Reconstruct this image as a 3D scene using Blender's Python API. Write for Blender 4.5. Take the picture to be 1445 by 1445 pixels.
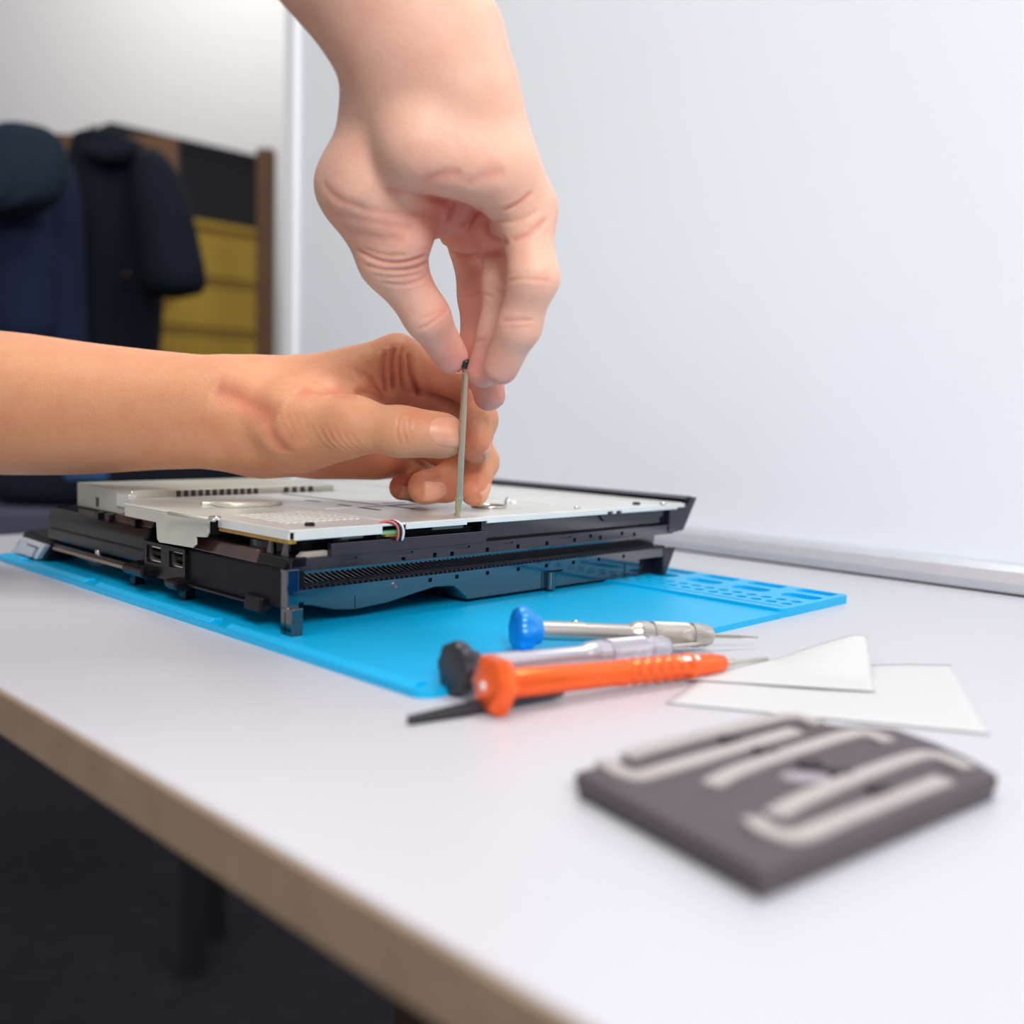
import bpy, bmesh, math, random
import numpy as np
from mathutils import Vector, Matrix, Euler
from mathutils.bvhtree import BVHTree

random.seed(4)
for o in list(bpy.data.objects):
    bpy.data.objects.remove(o, do_unlink=True)
SC = bpy.context.scene
COL = SC.collection

# ------------------------------------------------------------------ camera
F, PITCH, ROLL, ANG, CH, CC = 1442.36, 0.0928319, 0.0279647, 0.7905824, 0.1, 722.5
cp, sp, cr, sr = math.cos(PITCH), math.sin(PITCH), math.cos(ROLL), math.sin(ROLL)
FWD = Vector((0, cp, -sp)); RGT = Vector((cr, sr * sp, sr * cp)); UPV = Vector((-sr, cr * sp, cr * cp))
cam_d = bpy.data.cameras.new('camera'); cam = bpy.data.objects.new('camera', cam_d); COL.objects.link(cam)
m = Matrix.Identity(4)
for i in range(3):
    m[i][0], m[i][1], m[i][2] = RGT[i], UPV[i], -FWD[i]
m[2][3] = CH
cam.matrix_world = m
cam_d.sensor_width = 36; cam_d.lens = F / 1445 * 36; cam_d.clip_start = 0.01; cam_d.clip_end = 60
cam_d.dof.use_dof = True; cam_d.dof.focus_distance = 0.505; cam_d.dof.aperture_fstop = 4.5
cam_d.dof.aperture_blades = 7
SC.camera = cam

# ------------------------------------------------------------------ light
SC.view_settings.view_transform = 'Standard'; SC.view_settings.look = 'None'
SC.view_settings.gamma = 1; SC.view_settings.use_curve_mapping = False
SC.view_settings.exposure = 0.05
w = bpy.data.worlds.new('World'); SC.world = w; w.use_nodes = True
bg = w.node_tree.nodes['Background']; bg.inputs[0].default_value = (0.97, 0.98, 1.0, 1); bg.inputs[1].default_value = 0.37


def area(name, loc, target, sx, sy, power, col=(1, 1, 1)):
    d = bpy.data.lights.new(name, 'AREA'); d.shape = 'RECTANGLE'; d.size = sx; d.size_y = sy
    d.energy = power; d.color = col
    o = bpy.data.objects.new(name, d); COL.objects.link(o); o.location = loc
    o.rotation_euler = (Vector(target) - Vector(loc)).to_track_quat('-Z', 'Y').to_euler()
    return o


area('front_fill_light', (0.36, -1.0, 0.98), (0.0, 0.55, 0.15), 0.5, 0.5, 24, (0.97, 0.985, 1.0))  # added light behind the camera for hands and whiteboard, no window known
area('ceiling_or_fill_light', (0.34, 0.70, 1.45), (0.02, 0.5, 0), 0.7, 0.5, 18, (1, 0.985, 0.97))
area('ceiling_or_fill_light', (-0.75, 0.15, 1.70), (-0.15, 1.15, 0.35), 1.0, 0.5, 9, (1, 0.985, 0.97))  # added fill aimed at the whiteboard's dim left end
area('ceiling_or_fill_light', (-1.0, 3.2, 2.3), (-0.9, 3.9, 1.2), 1.2, 0.4, 22, (1, 0.97, 0.93))  # added wash to brighten the far wall

# ------------------------------------------------------------------ frames
O = Vector((-0.09680822, 0.43549, 0.0))
BD = Vector((math.cos(ANG), math.sin(ANG), 0)); AD = Vector((-BD.y, BD.x, 0))


def ray(u, v):
    x, z = (u - CC) / F, -(v - CC) / F
    return RGT * x + UPV * z + FWD


def PX(u, v, depth):
    """point seen at pixel u, v of the photograph, at distance depth in front of the camera"""
    d = ray(u, v)
    return Vector((0, 0, CH)) + d * (depth / d.y)


def onz(u, v, z):
    d = ray(u, v)
    return Vector((0, 0, CH)) + d * ((z - CH) / d.z)


def LW(s, t, z=0.0):
    return O + BD * (s * .001) + AD * (t * .001) + Vector((0, 0, z * .001))


# ------------------------------------------------------------------ materials
def lin(c):
    return tuple((x / 12.92 if x <= .04045 else ((x + .055) / 1.055) ** 2.4) for x in c)


def rgb(r, g, b):
    return lin((r / 255, g / 255, b / 255))


MATS = {}


def mat(name, col, rough=.5, metal=0., spec=.5, bump=None, var=None, coat=0., sss=None, ior=None):
    """var = (second colour, noise scale, contrast); bump = (scale, strength, distance)"""
    if name in MATS:
        return MATS[name]
    mt = bpy.data.materials.new(name); mt.use_nodes = True; MATS[name] = mt
    nt = mt.node_tree; p = nt.nodes['Principled BSDF']
    p.inputs['Base Color'].default_value = (*col, 1); p.inputs['Roughness'].default_value = rough
    p.inputs['Metallic'].default_value = metal; p.inputs['Specular IOR Level'].default_value = spec
    p.inputs['Coat Weight'].default_value = coat; p.inputs['Coat Roughness'].default_value = .08
    if ior:
        p.inputs['IOR'].default_value = ior
    tc = nt.nodes.new('ShaderNodeTexCoord')
    if var:
        n = nt.nodes.new('ShaderNodeTexNoise'); n.inputs['Scale'].default_value = var[1]; n.inputs['Detail'].default_value = 6
        nt.links.new(tc.outputs['Object'], n.inputs['Vector'])
        r = nt.nodes.new('ShaderNodeValToRGB'); r.color_ramp.elements[0].position = .5 - var[2]; r.color_ramp.elements[1].position = .5 + var[2]
        r.color_ramp.elements[0].color = (*col, 1); r.color_ramp.elements[1].color = (*var[0], 1)
        nt.links.new(n.outputs['Fac'], r.inputs['Fac']); nt.links.new(r.outputs['Color'], p.inputs['Base Color'])
    if bump:
        n = nt.nodes.new('ShaderNodeTexNoise'); n.inputs['Scale'].default_value = bump[0]; n.inputs['Detail'].default_value = 4
        nt.links.new(tc.outputs['Object'], n.inputs['Vector'])
        b = nt.nodes.new('ShaderNodeBump'); b.inputs['Strength'].default_value = bump[1]; b.inputs['Distance'].default_value = bump[2]
        nt.links.new(n.outputs['Fac'], b.inputs['Height']); nt.links.new(b.outputs['Normal'], p.inputs['Normal'])
    if sss:
        p.inputs['Subsurface Weight'].default_value = sss[0]; p.inputs['Subsurface Radius'].default_value = sss[1]
        p.inputs['Subsurface Scale'].default_value = sss[2]
    return mt


M_TABLE = mat('white_laminate', rgb(194, 193, 198), .34, bump=(900, .05, .0004), var=(rgb(191, 190, 195), 9, .2))
M_EDGE = mat('taupe_edge_band', rgb(150, 128, 106), .5, var=(rgb(140, 118, 98), 60, .2))
M_LEGM = mat('dark_steel', (.02, .02, .024), .45)
M_BOARD = mat('whiteboard_enamel', rgb(236, 238, 242), .22, var=(rgb(233, 235, 240), 3, .2))
M_ALU = mat('brushed_aluminium', rgb(214, 217, 222), .34, .55, var=(rgb(208, 211, 217), 40, .2))
M_MAT = mat('blue_silicone', rgb(0, 168, 220), .4, spec=.4, bump=(2600, .12, .0003), var=(rgb(4, 174, 224), 14, .2))
M_BLK = mat('glossy_black_plastic', (.010, .010, .022), .12, spec=.5, bump=(260, .02, .0003), var=(rgb(27, 25, 38), 60, .18), ior=1.5)
M_BLKF = mat('dimmed_black_plastic', (.004, .004, .005), .22, spec=.22, bump=(700, .08, .0003), var=(rgb(19, 15, 17), 90, .2))  # front black, its dim surroundings put into darker colour and weaker gloss
M_BLKG = mat('mirror_black_plastic', (.0015, .006, .014), .06, spec=.5, bump=(200, .015, .0003), var=(rgb(8, 16, 26), 60, .18), ior=2.2)  # navy base tint paints in more of the mat's blue reflection
M_BLKM = mat('matt_black_plastic', (.004, .004, .006), .42, spec=.12, bump=(1500, .3, .0003), var=(rgb(17, 15, 19), 120, .2))
M_BRN = mat('brown_sheen_plastic', rgb(70, 46, 40), .18, spec=.8, var=(rgb(50, 36, 34), 90, .2))  # brown paints the lit reflection on black rails; also colours the button
M_TAN = mat('tan_rail', rgb(150, 125, 105), .35, .3)
M_PLATE = mat('zinc_plated_sheet', rgb(228, 229, 224), .28, .3, bump=(40, .06, .002), var=(rgb(208, 209, 203), 22, .3))
M_PLATE2 = mat('dull_zinc_sheet', rgb(206, 204, 190), .36, .35, bump=(60, .05, .002), var=(rgb(190, 189, 176), 30, .3))
M_DARKMET = mat('shade_dark_metal', rgb(70, 70, 70), .6, .3)  # dark tone paints shade in openings and grooves; also tabs and posts
M_PCB = mat('ochre_board_edge', rgb(170, 132, 52), .5, .2, var=(rgb(140, 104, 40), 300, .2))
M_GREEN = mat('green_board', rgb(120, 180, 130), .5)
M_STEEL = mat('polished_steel', rgb(205, 198, 188), .24, .95)
M_NICKEL = mat('satin_nickel', rgb(196, 190, 182), .33, .9)
M_SILVER = mat('pale_satin_aluminium', rgb(200, 196, 204), .36, .85)
M_BLUECAP = mat('blue_anodised', rgb(0, 132, 222), .3, .1, spec=.6)
M_BLACKCAP = mat('black_cap_plastic', rgb(38, 40, 46), .38)
M_ORANGE = mat('orange_anodised', rgb(255, 104, 42), .24, .55, spec=.6)
M_WHITE = mat('white_print', rgb(236, 230, 226), .6)
M_PAPER = mat('white_paper', rgb(198, 198, 198), .8)
M_TAUPE = mat('taupe_plastic', rgb(76, 67, 72), .5, var=(rgb(70, 62, 67), 40, .2))
M_STRIP = mat('pale_strip', rgb(184, 176, 171), .42, .25, var=(rgb(174, 166, 162), 70, .2))
M_PIT = mat('pit_shade', rgb(40, 36, 40), .7)
M_WRED = mat('red_wire', rgb(205, 98, 90), .4)
M_WBLK = mat('black_wire', rgb(34, 30, 34), .4)
M_WWHT = mat('white_wire', rgb(228, 224, 222), .4)
M_NAVY = mat('navy_cloth', rgb(30, 40, 68), .9, spec=.2, bump=(60, .4, .004), var=(rgb(24, 32, 54), 6, .2))
M_INK = mat('ink_black_cloth', rgb(21, 26, 38), .9, spec=.2, bump=(60, .4, .004), var=(rgb(17, 21, 31), 6, .2))
M_SLATE = mat('slate_cloth', rgb(33, 46, 58), .9, spec=.2, var=(rgb(25, 36, 47), 8, .2))
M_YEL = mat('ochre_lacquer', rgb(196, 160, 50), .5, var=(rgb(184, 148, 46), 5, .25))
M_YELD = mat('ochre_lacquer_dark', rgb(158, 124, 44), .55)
M_WOOD = mat('brown_wood', rgb(116, 80, 48), .6, var=(rgb(102, 68, 42), 10, .2))
M_GREY = mat('violet_grey_fabric', rgb(74, 74, 92), .9, spec=.2, bump=(200, .3, .002))
M_DBOX = mat('near_black_card', rgb(19, 19, 28), .7)
M_WALL = mat('pale_wall_paint', rgb(214, 213, 214), .85, bump=(60, .1, .002))
M_FLOOR = mat('charcoal_carpet', rgb(46, 44, 50), .95, spec=.1, bump=(300, .5, .004), var=(rgb(38, 36, 42), 30, .2))
M_SCREWB = mat('black_screw', rgb(26, 26, 30), .35, .4)
M_CHROME = mat('chrome', rgb(225, 225, 225), .15, 1.)


# ------------------------------------------------------------------ object helpers
def tag(o, label=None, cat=None, group=None, kind=None):
    for k, v in (('label', label), ('category', cat), ('group', group), ('kind', kind)):
        if v:
            o[k] = v
    return o


def empty(name, loc=(0, 0, 0), rz=0., parent=None):
    o = bpy.data.objects.new(name, None); COL.objects.link(o); o.location = loc; o.rotation_euler = (0, 0, rz)
    o.empty_display_size = .02
    if parent:
        o.parent = parent
    return o


def link(name, me, mt, parent=None, smooth=False, bevel=0., seg=2, sub=0):
    o = bpy.data.objects.new(name, me); COL.objects.link(o)
    if mt:
        me.materials.append(mt)
    if parent:
        o.parent = parent
    if smooth:
        me.polygons.foreach_set('use_smooth', [True] * len(me.polygons))
    if bevel:
        b = o.modifiers.new('bevel', 'BEVEL'); b.width = bevel; b.segments = seg; b.limit_method = 'ANGLE'; b.angle_limit = .6
    if sub:
        b = o.modifiers.new('sub', 'SUBSURF'); b.levels = sub; b.render_levels = sub
    return o


class MB:
    """collects shapes for one mesh; S scales the numbers given (millimetres by default)"""

    def __init__(self, S=.001):
        self.v, self.f, self.S = [], [], S

    def add(self, vs, fs):
        n = len(self.v); S = self.S
        self.v += [(a * S, b * S, c * S) for a, b, c in vs]; self.f += [tuple(i + n for i in q) for q in fs]
        return self

    def box(self, x0, x1, y0, y1, z0, z1):
        return self.add([(x, y, z) for x in (x0, x1) for y in (y0, y1) for z in (z0, z1)],
                        [(0, 1, 3, 2), (4, 6, 7, 5), (0, 4, 5, 1), (2, 3, 7, 6), (0, 2, 6, 4), (1, 5, 7, 3)])

    def prism(self, poly, a, b, axis='y'):
        """poly: 2D outline; axis y -> (x,z) outline run along y; z -> (x,y); x -> (y,z)"""
        n = len(poly)
        ar = sum(poly[i][0] * poly[(i + 1) % n][1] - poly[(i + 1) % n][0] * poly[i][1] for i in range(n))
        if ar < 0:
            poly = poly[::-1]
        pt = {'y': lambda p, h: (p[0], h, p[1]), 'z': lambda p, h: (p[0], p[1], h), 'x': lambda p, h: (h, p[0], p[1])}[axis]
        vs = [pt(p, a) for p in poly] + [pt(p, b) for p in poly]
        fs = [tuple(range(n))[::-1], tuple(range(n, 2 * n))] + [(i, (i + 1) % n, n + (i + 1) % n, n + i) for i in range(n)]
        return self.add(vs, fs)

    def lathe(self, prof, seg=32, lobes=None):
        """prof [(x, r)] turned about the x axis; lobes(ang, r) -> r"""
        vs, fs = [], []
        for x, r in prof:
            for k in range(seg):
                a = 2 * math.pi * k / seg; rr = lobes(a, r) if lobes else r
                vs.append((x, rr * math.cos(a), rr * math.sin(a)))
        for i in range(len(prof) - 1):
            for k in range(seg):
                q = (k + 1) % seg
                fs.append((i * seg + k, (i + 1) * seg + k, (i + 1) * seg + q, i * seg + q))
        fs.append(tuple(range(seg))); e = (len(prof) - 1) * seg; fs.append(tuple(range(e, e + seg))[::-1])
        return self.add(vs, fs)

    def tube(self, pts, r, seg=10, closed=False):
        pts = [Vector(p) for p in pts]; n = len(pts); vs, fs = [], []; up = Vector((.13, .21, .97))
        for i, p in enumerate(pts):
            a = pts[(i - 1) % n] if (closed or i > 0) else p; b = pts[(i + 1) % n] if (closed or i < n - 1) else p
            t = (b - a).normalized(); s1 = t.cross(up).normalized(); s2 = t.cross(s1).normalized()
            rr = r[i] if isinstance(r, (list, tuple)) else r
            for k in range(seg):
                an = 2 * math.pi * k / seg
                vs.append(tuple(p + s1 * math.cos(an) * rr + s2 * math.sin(an) * rr))
        for i in range(n if closed else n - 1):
            j = (i + 1) % n
            for k in range(seg):
                q = (k + 1) % seg; fs.append((i * seg + k, i * seg + q, j * seg + q, j * seg + k))
        if not closed:
            fs.append(tuple(range(seg))[::-1]); fs.append(tuple(range((n - 1) * seg, n * seg)))
        return self.add(vs, fs)

    def mesh(self, name):
        me = bpy.data.meshes.new(name); me.from_pydata(self.v, [], self.f); me.update()
        bm = bmesh.new(); bm.from_mesh(me); bmesh.ops.recalc_face_normals(bm, faces=bm.faces); bm.to_mesh(me); bm.free()
        return me

    def build(self, name, mt, parent=None, smooth=False, bevel=0., seg=2, sub=0):
        return link(name, self.mesh(name), mt, parent, smooth, bevel, seg, sub)


def cut(o, cutter):
    """subtract the collected shapes of cutter (MB) from mesh object o and drop the cutter"""
    c = link('cutter', cutter.mesh('cutter'), None, o.parent)
    b = o.modifiers.new('cut', 'BOOLEAN'); b.operation = 'DIFFERENCE'; b.object = c; b.solver = 'EXACT'
    bpy.context.view_layer.update()
    dg = bpy.context.evaluated_depsgraph_get()
    me = bpy.data.meshes.new_from_object(o.evaluated_get(dg)); o.modifiers.clear(); old = o.data; o.data = me
    bpy.data.meshes.remove(old); bpy.data.objects.remove(c, do_unlink=True)
    return o


def auto_smooth(o, ang=.6):
    me = o.data
    me.polygons.foreach_set('use_smooth', [True] * len(me.polygons))
    bm = bmesh.new(); bm.from_mesh(me)
    for e in bm.edges:
        e.smooth = not (len(e.link_faces) == 2 and e.calc_face_angle(0) > ang)
    bm.to_mesh(me); bm.free()
    return o


# ================================================================== STRUCTURE
def struct(name, o, label=None):
    o['kind'] = 'structure'
    if label:
        o['label'] = label
    return o


struct('floor', MB(1).box(-4.2, 3.0, -1.6, 4.9, -.80, -.73).build('floor', M_FLOOR), 'dark charcoal carpet floor below the desk')
struct('wall_left', MB(1).box(-4.2, -.35, 4.2, 4.3, -.73, 2.2).build('wall_left', M_WALL), 'pale painted wall behind the hanging coats')
struct('wall_back', MB(1).box(-.35, 3.0, 4.2, 4.3, -.73, 2.2).build('wall_back', M_WALL), 'pale painted wall beyond the whiteboard screen')

# ================================================================== DESK
desk = tag(empty('desk', (O.x, O.y, -.73), ANG), 'white laminate desk with a taupe front edge under everything', 'desk')
DZ = 730
MB().box(-116, 470, -900, 440, DZ - 16, DZ).build('tabletop', M_TABLE, desk, bevel=.0008)
MB().box(-118, -116, -900, 440, DZ - 16, DZ - .6).build('edge_band', M_EDGE, desk, bevel=.0005)
for s_, t_ in ((-60, 380), (410, 380), (-60, -840), (410, -840)):
    MB().box(s_ - 20, s_ + 20, t_ - 20, t_ + 20, 0, DZ - 16).build('leg', mat('brown_steel', rgb(74, 62, 48), .5), desk, bevel=.002)
MB().box(402, 418, -820, 360, DZ - 90, DZ - 18).build('apron', M_LEGM, desk, bevel=.001)

# ================================================================== WHITEBOARD SCREEN on the desk's rear edge
wb = tag(empty('whiteboard_screen', (O.x, O.y, 0), ANG), 'large white whiteboard screen with silver bottom rail along the desk rear', 'whiteboard')
MB().box(424, 440, -900, 640, 14, 1150).build('panel', M_BOARD, wb)
MB().box(418, 446, 638, 660, 0, 1170).build('frame_stile', mat('white_frame', rgb(236, 237, 240), .4), wb, bevel=.002)
MB().prism([(411, .5), (446, .5), (446, 19), (424, 19), (418, 18), (414, 14), (411.6, 7)], -900, 638, 'y').build('bottom_rail', M_ALU, wb, bevel=.0012)
MB().box(410.2, 412, -900, 638, .0, 1.2).build('rail_dark_line', M_LEGM, wb)  # thin dark strip along the rail's foot
MB().box(418, 446, -900, 638, 1150, 1170).build('top_rail', M_ALU, wb, bevel=.002)

# ================================================================== SILICONE MAT
mt_root = tag(empty('repair_mat', (O.x, O.y, 0), ANG), 'bright blue silicone repair mat with tray slots under the console', 'mat')


def rrect(x0, x1, y0, y1, r, n=6):
    out = []
    for cx, cy, a0 in ((x1 - r, y1 - r, 0), (x0 + r, y1 - r, 90), (x0 + r, y0 + r, 180), (x1 - r, y0 + r, 270)):
        for k in range(n + 1):
            a = math.radians(a0 + 90 * k / n); out.append((cx + r * math.cos(a), cy + r * math.sin(a)))
    return out


base = MB().prism(rrect(-13, 236, -108, 318, 7), 0, 3, 'z').build('mat_sheet', M_MAT, mt_root)
tray = MB().prism(rrect(230, 303, -108, 318, 4), 0, 4.6, 'z').build('tray_strip', M_MAT, mt_root)
cu = MB()
for k in range(12):
    y1 = -81 + 32.2 * k
    cu.prism(rrect(289.5, 300, y1 - 22.5, y1, 1.5, 3), 1.0, 9, 'z')
    cu.prism(rrect(269, 281.5, y1 - 24.5 + 1, y1 - 1, 4, 3), 1.0, 9, 'z')
for k in range(42):
    y = -100.6 + 9.3 * k
    for sx in (246.4, 256.8):
        cu.prism([(sx + 3.1 * math.cos(a * math.pi / 6), y + 3.1 * math.sin(a * math.pi / 6)) for a in range(12)], 1.0, 9, 'z')
cu.box(236.6, 238.0, -104, 314, 3.6, 9)
cut(tray, cu)
# raised rim along the front and the two ends, notched as on the real mat
for a, b in ((-100, 30), (44, 168), (182, 262), (280, 308)):
    MB().prism([(-12.6, 2.6), (-9, 4.6), (-5.5, 4.6), (-3.5, 2.6)], a, b, 'y').build('rim', M_MAT, mt_root, bevel=.0006)

# ================================================================== SCREWDRIVERS
def screwdriver(name, capback, tip, label, parts, group='precision screwdrivers'):
    """parts: (part name, material, profile [(x mm from the cap back, r mm)], lobes, segments)"""
    r = empty(name, capback); d = (tip - capback)
    r.rotation_euler = d.to_track_quat('X', 'Z').to_euler()
    tag(r, label, 'screwdriver', group)
    for nm, mt, prof, lob, seg in parts:
        o = MB().lathe(prof, seg, lob).build(nm, mt, r)
        auto_smooth(o, .55)
    return r


def knurl(a, r):
    return r * (1 + .012 * (1 if int(a / (2 * math.pi) * 48) % 2 else -1))


def scallop(a, r):
    return r * (1 - .085 * abs(math.sin(a * 4)) ** 3) if r > 7 else r


def hexa(a, r):
    q = (a % (math.pi / 3)) - math.pi / 6
    return r / (math.cos(q)) * .93 if r > 7 else r


def hatch(o, x0, x1, r, mt, n=26):
    """diamond knurl lines wound both ways around the grip as one relief part"""
    mb = MB()
    for sgn in (1, -1):
        for k in range(n):
            pts = []
            for i in range(9):
                f = i / 8; a = 2 * math.pi * k / n + sgn * f * (x1 - x0) / r * .9
                pts.append((x0 + f * (x1 - x0), r * math.cos(a), r * math.sin(a)))
            mb.tube(pts, .26, 4)
    h = mb.build('knurling', mt, o); h['kind'] = 'stuff'


def silver_driver(name, cb, tip, capmat, metal, label):
    L = (tip - cb).length * 1000
    k = L / 118.
    o = screwdriver(name, cb, tip, label, [
        ('swivel_cap', capmat, [(0, 4), (.3, 7.5), (1.2, 9.4), (2.6, 9.9), (5.2, 9.6), (7.2, 8.4), (8.8, 6.3), (11.5, 5.6), (11.8, 3)], scallop, 96),
        ('barrel', metal, [(11.6, 3.6), (11.8, 4.1), (31, 4.1), (31.4, 3.8), (53 * k, 3.7), (54 * k, 4.3), (57 * k, 5.3), (58 * k, 5.35), (58.2 * k, 2)], None, 40),
        ('collar', metal, [(58 * k, 4.8), (58.4 * k, 5.4), (62 * k, 5.4), (62.3 * k, 4.7), (64 * k, 4.7), (64.3 * k, 5.3), (64.6 * k, 2)], knurl, 96),
        ('grip', metal, [(64.4 * k, 5.2), (82 * k, 5.2), (82.3 * k, 4.6), (83.6 * k, 4.6), (84 * k, 2)], None, 48),
        ('chuck_ring', metal, [(83.4 * k, 4.7), (83.8 * k, 5.25), (87 * k, 5.25), (87.3 * k, 2)], knurl, 96),
        ('chuck', metal, [(87 * k, 4.9), (91 * k, 4.8), (93.3 * k, 3.9), (94.4 * k, 2.4), (94.5 * k, 1)], None, 40),
        ('shaft', M_STEEL, [(94 * k, 1.05), (109 * k, 1.0), (109.5 * k, .62), (117.4 * k, .6), (118 * k, .3)], None, 16)])
    hatch(o, 65.2 * k, 81.4 * k, 5.2, metal)
    return o


silver_driver('precision_screwdriver', LW(57, -88, 3 + 9.9) + Vector((-.004, 0, 0)), onz(1070, 899, .0052), M_BLUECAP, M_NICKEL,
              'satin silver precision screwdriver with blue scalloped cap on the mat edge')
silver_driver('precision_screwdriver', LW(-3, -110, 10.4), onz(1006, 906, .0042), M_BLACKCAP, M_SILVER,
              'pale silver precision screwdriver with black cap lying behind the orange one')
o_cb = onz(712, 1014, 0) + Vector((-.0075, .0035, .0099)); o_tip = onz(1085, 929, .0042)
L = (o_tip - o_cb).length * 1000; k = L / 132.
orange = screwdriver('precision_screwdriver', o_cb, o_tip, 'orange anodised precision screwdriver with hexagonal cap, nearest of the three', [
    ('swivel_cap', M_ORANGE, [(0, 3.4), (.4, 7.6), (1.6, 9.6), (5.0, 10.1), (7.0, 9.8), (9.4, 6.6), (11.2, 5.5), (11.4, 3)], hexa, 96),
    ('cap_pin', M_WHITE, [(-.35, 1.2), (-.3, 1.6), (.3, 1.7), (.5, .8)], None, 16),
    ('handle', M_ORANGE, [(11.2, 4.9), (12, 5.2), (40, 4.9), (56, 4.8), (60, 5.1), (61, 5.1)] +
     [(61 + j * 5.2 + dx, r) for j in range(6) for dx, r in ((.4, 5.2), (1.4, 4.6), (2.6, 4.4), (3.8, 4.6), (4.9, 5.2))] +
     [(94, 5.1), (97, 4.5), (100, 4.2), (102, 4.5), (103.5, 4.1), (105, 4.3), (107, 4.0), (112, 3.2), (112.6, 2), (112.8, 1)], None, 48),
    ('shaft', M_STEEL, [(112 * 1, 1.35), (119, 1.25), (119.6, .75), (L - 1, .7), (L, .3)], None, 16)])
# small pale print along the orange handle
MB().box(86, 96, -1.0, 1.0, 4.86, 5.02).build('print_patch', M_WHITE, orange).rotation_euler = (math.radians(38), 0, 0)

# black spudger lying below the orange cap
sp0, sp1 = onz(575, 1017, .0015), onz(720, 988, .0025)
spud = tag(empty('spudger', sp0), 'small black pointed plastic spudger poking out below the orange cap', 'tool')
spud.rotation_euler = (sp1 - sp0).to_track_quat('X', 'Z').to_euler()
MB().prism([(0, -.7), (1, -1.3), (22, -3.0), (62, -3.4), (62, 3.4), (22, 3.0), (1, 1.3), (0, .7)], -1.3, 1.5, 'z').build('blade', M_BLACKCAP, spud, bevel=.0005)
MB().box(24, 60, -2.2, 2.2, 1.4, 2.0).build('grip_pad', M_BLACKCAP, spud, bevel=.0002)

# tiny screw on the mat
scr = tag(empty('loose_screw', onz(812, 886, .003)), 'tiny silver screw standing on the blue mat', 'screw')
sc_h = MB().lathe([(0, .6), (.1, 1.6), (.8, 1.75), (1.3, 1.2), (1.45, .7), (1.1, .5)], 24).build('screw_head', M_CHROME, scr)
sc_h.location = (-.0002, 0, .0019); sc_h.rotation_euler = (0, math.radians(200), math.radians(60))
sc_t = MB().tube([(0, 0, 1.9), (-2.0, 1.2, 1.0), (-3.5, 2.2, .7)], .6, 8).build('screw_thread', M_STEEL, scr)

# ================================================================== PAPER
def sheet(name, px, lift, label, mt, nx=24, ny=16):
    """px: four pixel corners (on the desk) a-b-c-d; lift(u, v) metres above the desk"""
    c = [onz(u, v, .0004) for u, v in px]; vs, fs = [], []
    for j in range(ny + 1):
        for i in range(nx + 1):
            u, v = i / nx, j / ny
            p = (c[0] * (1 - u) + c[1] * u) * (1 - v) + (c[3] * (1 - u) + c[2] * u) * v
            vs.append((p.x, p.y, p.z + lift(u, v)))
    for j in range(ny):
        for i in range(nx):
            a = j * (nx + 1) + i; fs.append((a, a + 1, a + nx + 2, a + nx + 1))
    me = bpy.data.meshes.new(name); cen = sum((Vector(q) for q in vs), Vector()) / len(vs); cen.z = 0
    me.from_pydata([tuple(Vector(q) - cen) for q in vs], [], fs); me.update()
    o = link(name, me, mt, None, True); o.location = cen
    s = o.modifiers.new('thick', 'SOLIDIFY'); s.thickness = .0001; s.offset = 1
    return tag(o, label, 'paper', 'paper slips right of the screwdrivers')


sheet('paper_sheet', [(938, 992), (1398, 1036), (1342, 938), (1010, 946)], lambda u, v: .0001 + .0008 * math.sin(u * 5 + 1) ** 2 * v, 'white paper slip lying flat above the taupe plate', M_PAPER)
sheet('paper_sheet', [(952, 962), (1236, 980), (1222, 931), (1000, 947)],
      lambda u, v: .0012 + .0100 * max(0, 1 - 1.5 * math.hypot((u - .93) * 1.3, v - 1)) + .002 * math.sin(u * 3) * v, 'white paper slip with a curled-up corner beside the orange driver tip', M_PAPER)

# ================================================================== TAUPE PLATE WITH PALE STRIPS
def c7(x, y):
    return (780 + x * .4602, 980 + y * .4602)


PZ = .0072
plate_px = [(66, 236), (330, 160), (640, 70), (690, 56), (730, 58), (790, 78), (870, 93), (960, 95), (1060, 106), (1180, 148), (1280, 193), (1368, 244), (640, 542)]
pp = [onz(*c7(*q), PZ) for q in plate_px]
pc = sum(pp, Vector()) / len(pp); pc.z = 0
tp = tag(empty('grooved_plate', pc), 'dark taupe plastic plate with pale winding strips in the blurred foreground', 'plate')


def toP(q, z=PZ):
    p = onz(*c7(*q), z) - pc
    return ((p.x) * 1000, (p.y) * 1000)


MB().prism([(p.x * 1000, p.y * 1000) for p in (q - pc for q in pp)], 2.6, PZ * 1000, 'z').build('plate_top', M_TAUPE, tp, bevel=.0009)
ins = [((p.x) * 985, (p.y) * 985) for p in (q - pc for q in pp)]
MB().prism(ins, 0, 2.7, 'z').build('plate_base', M_TAUPE, tp, bevel=.0005)


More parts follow.
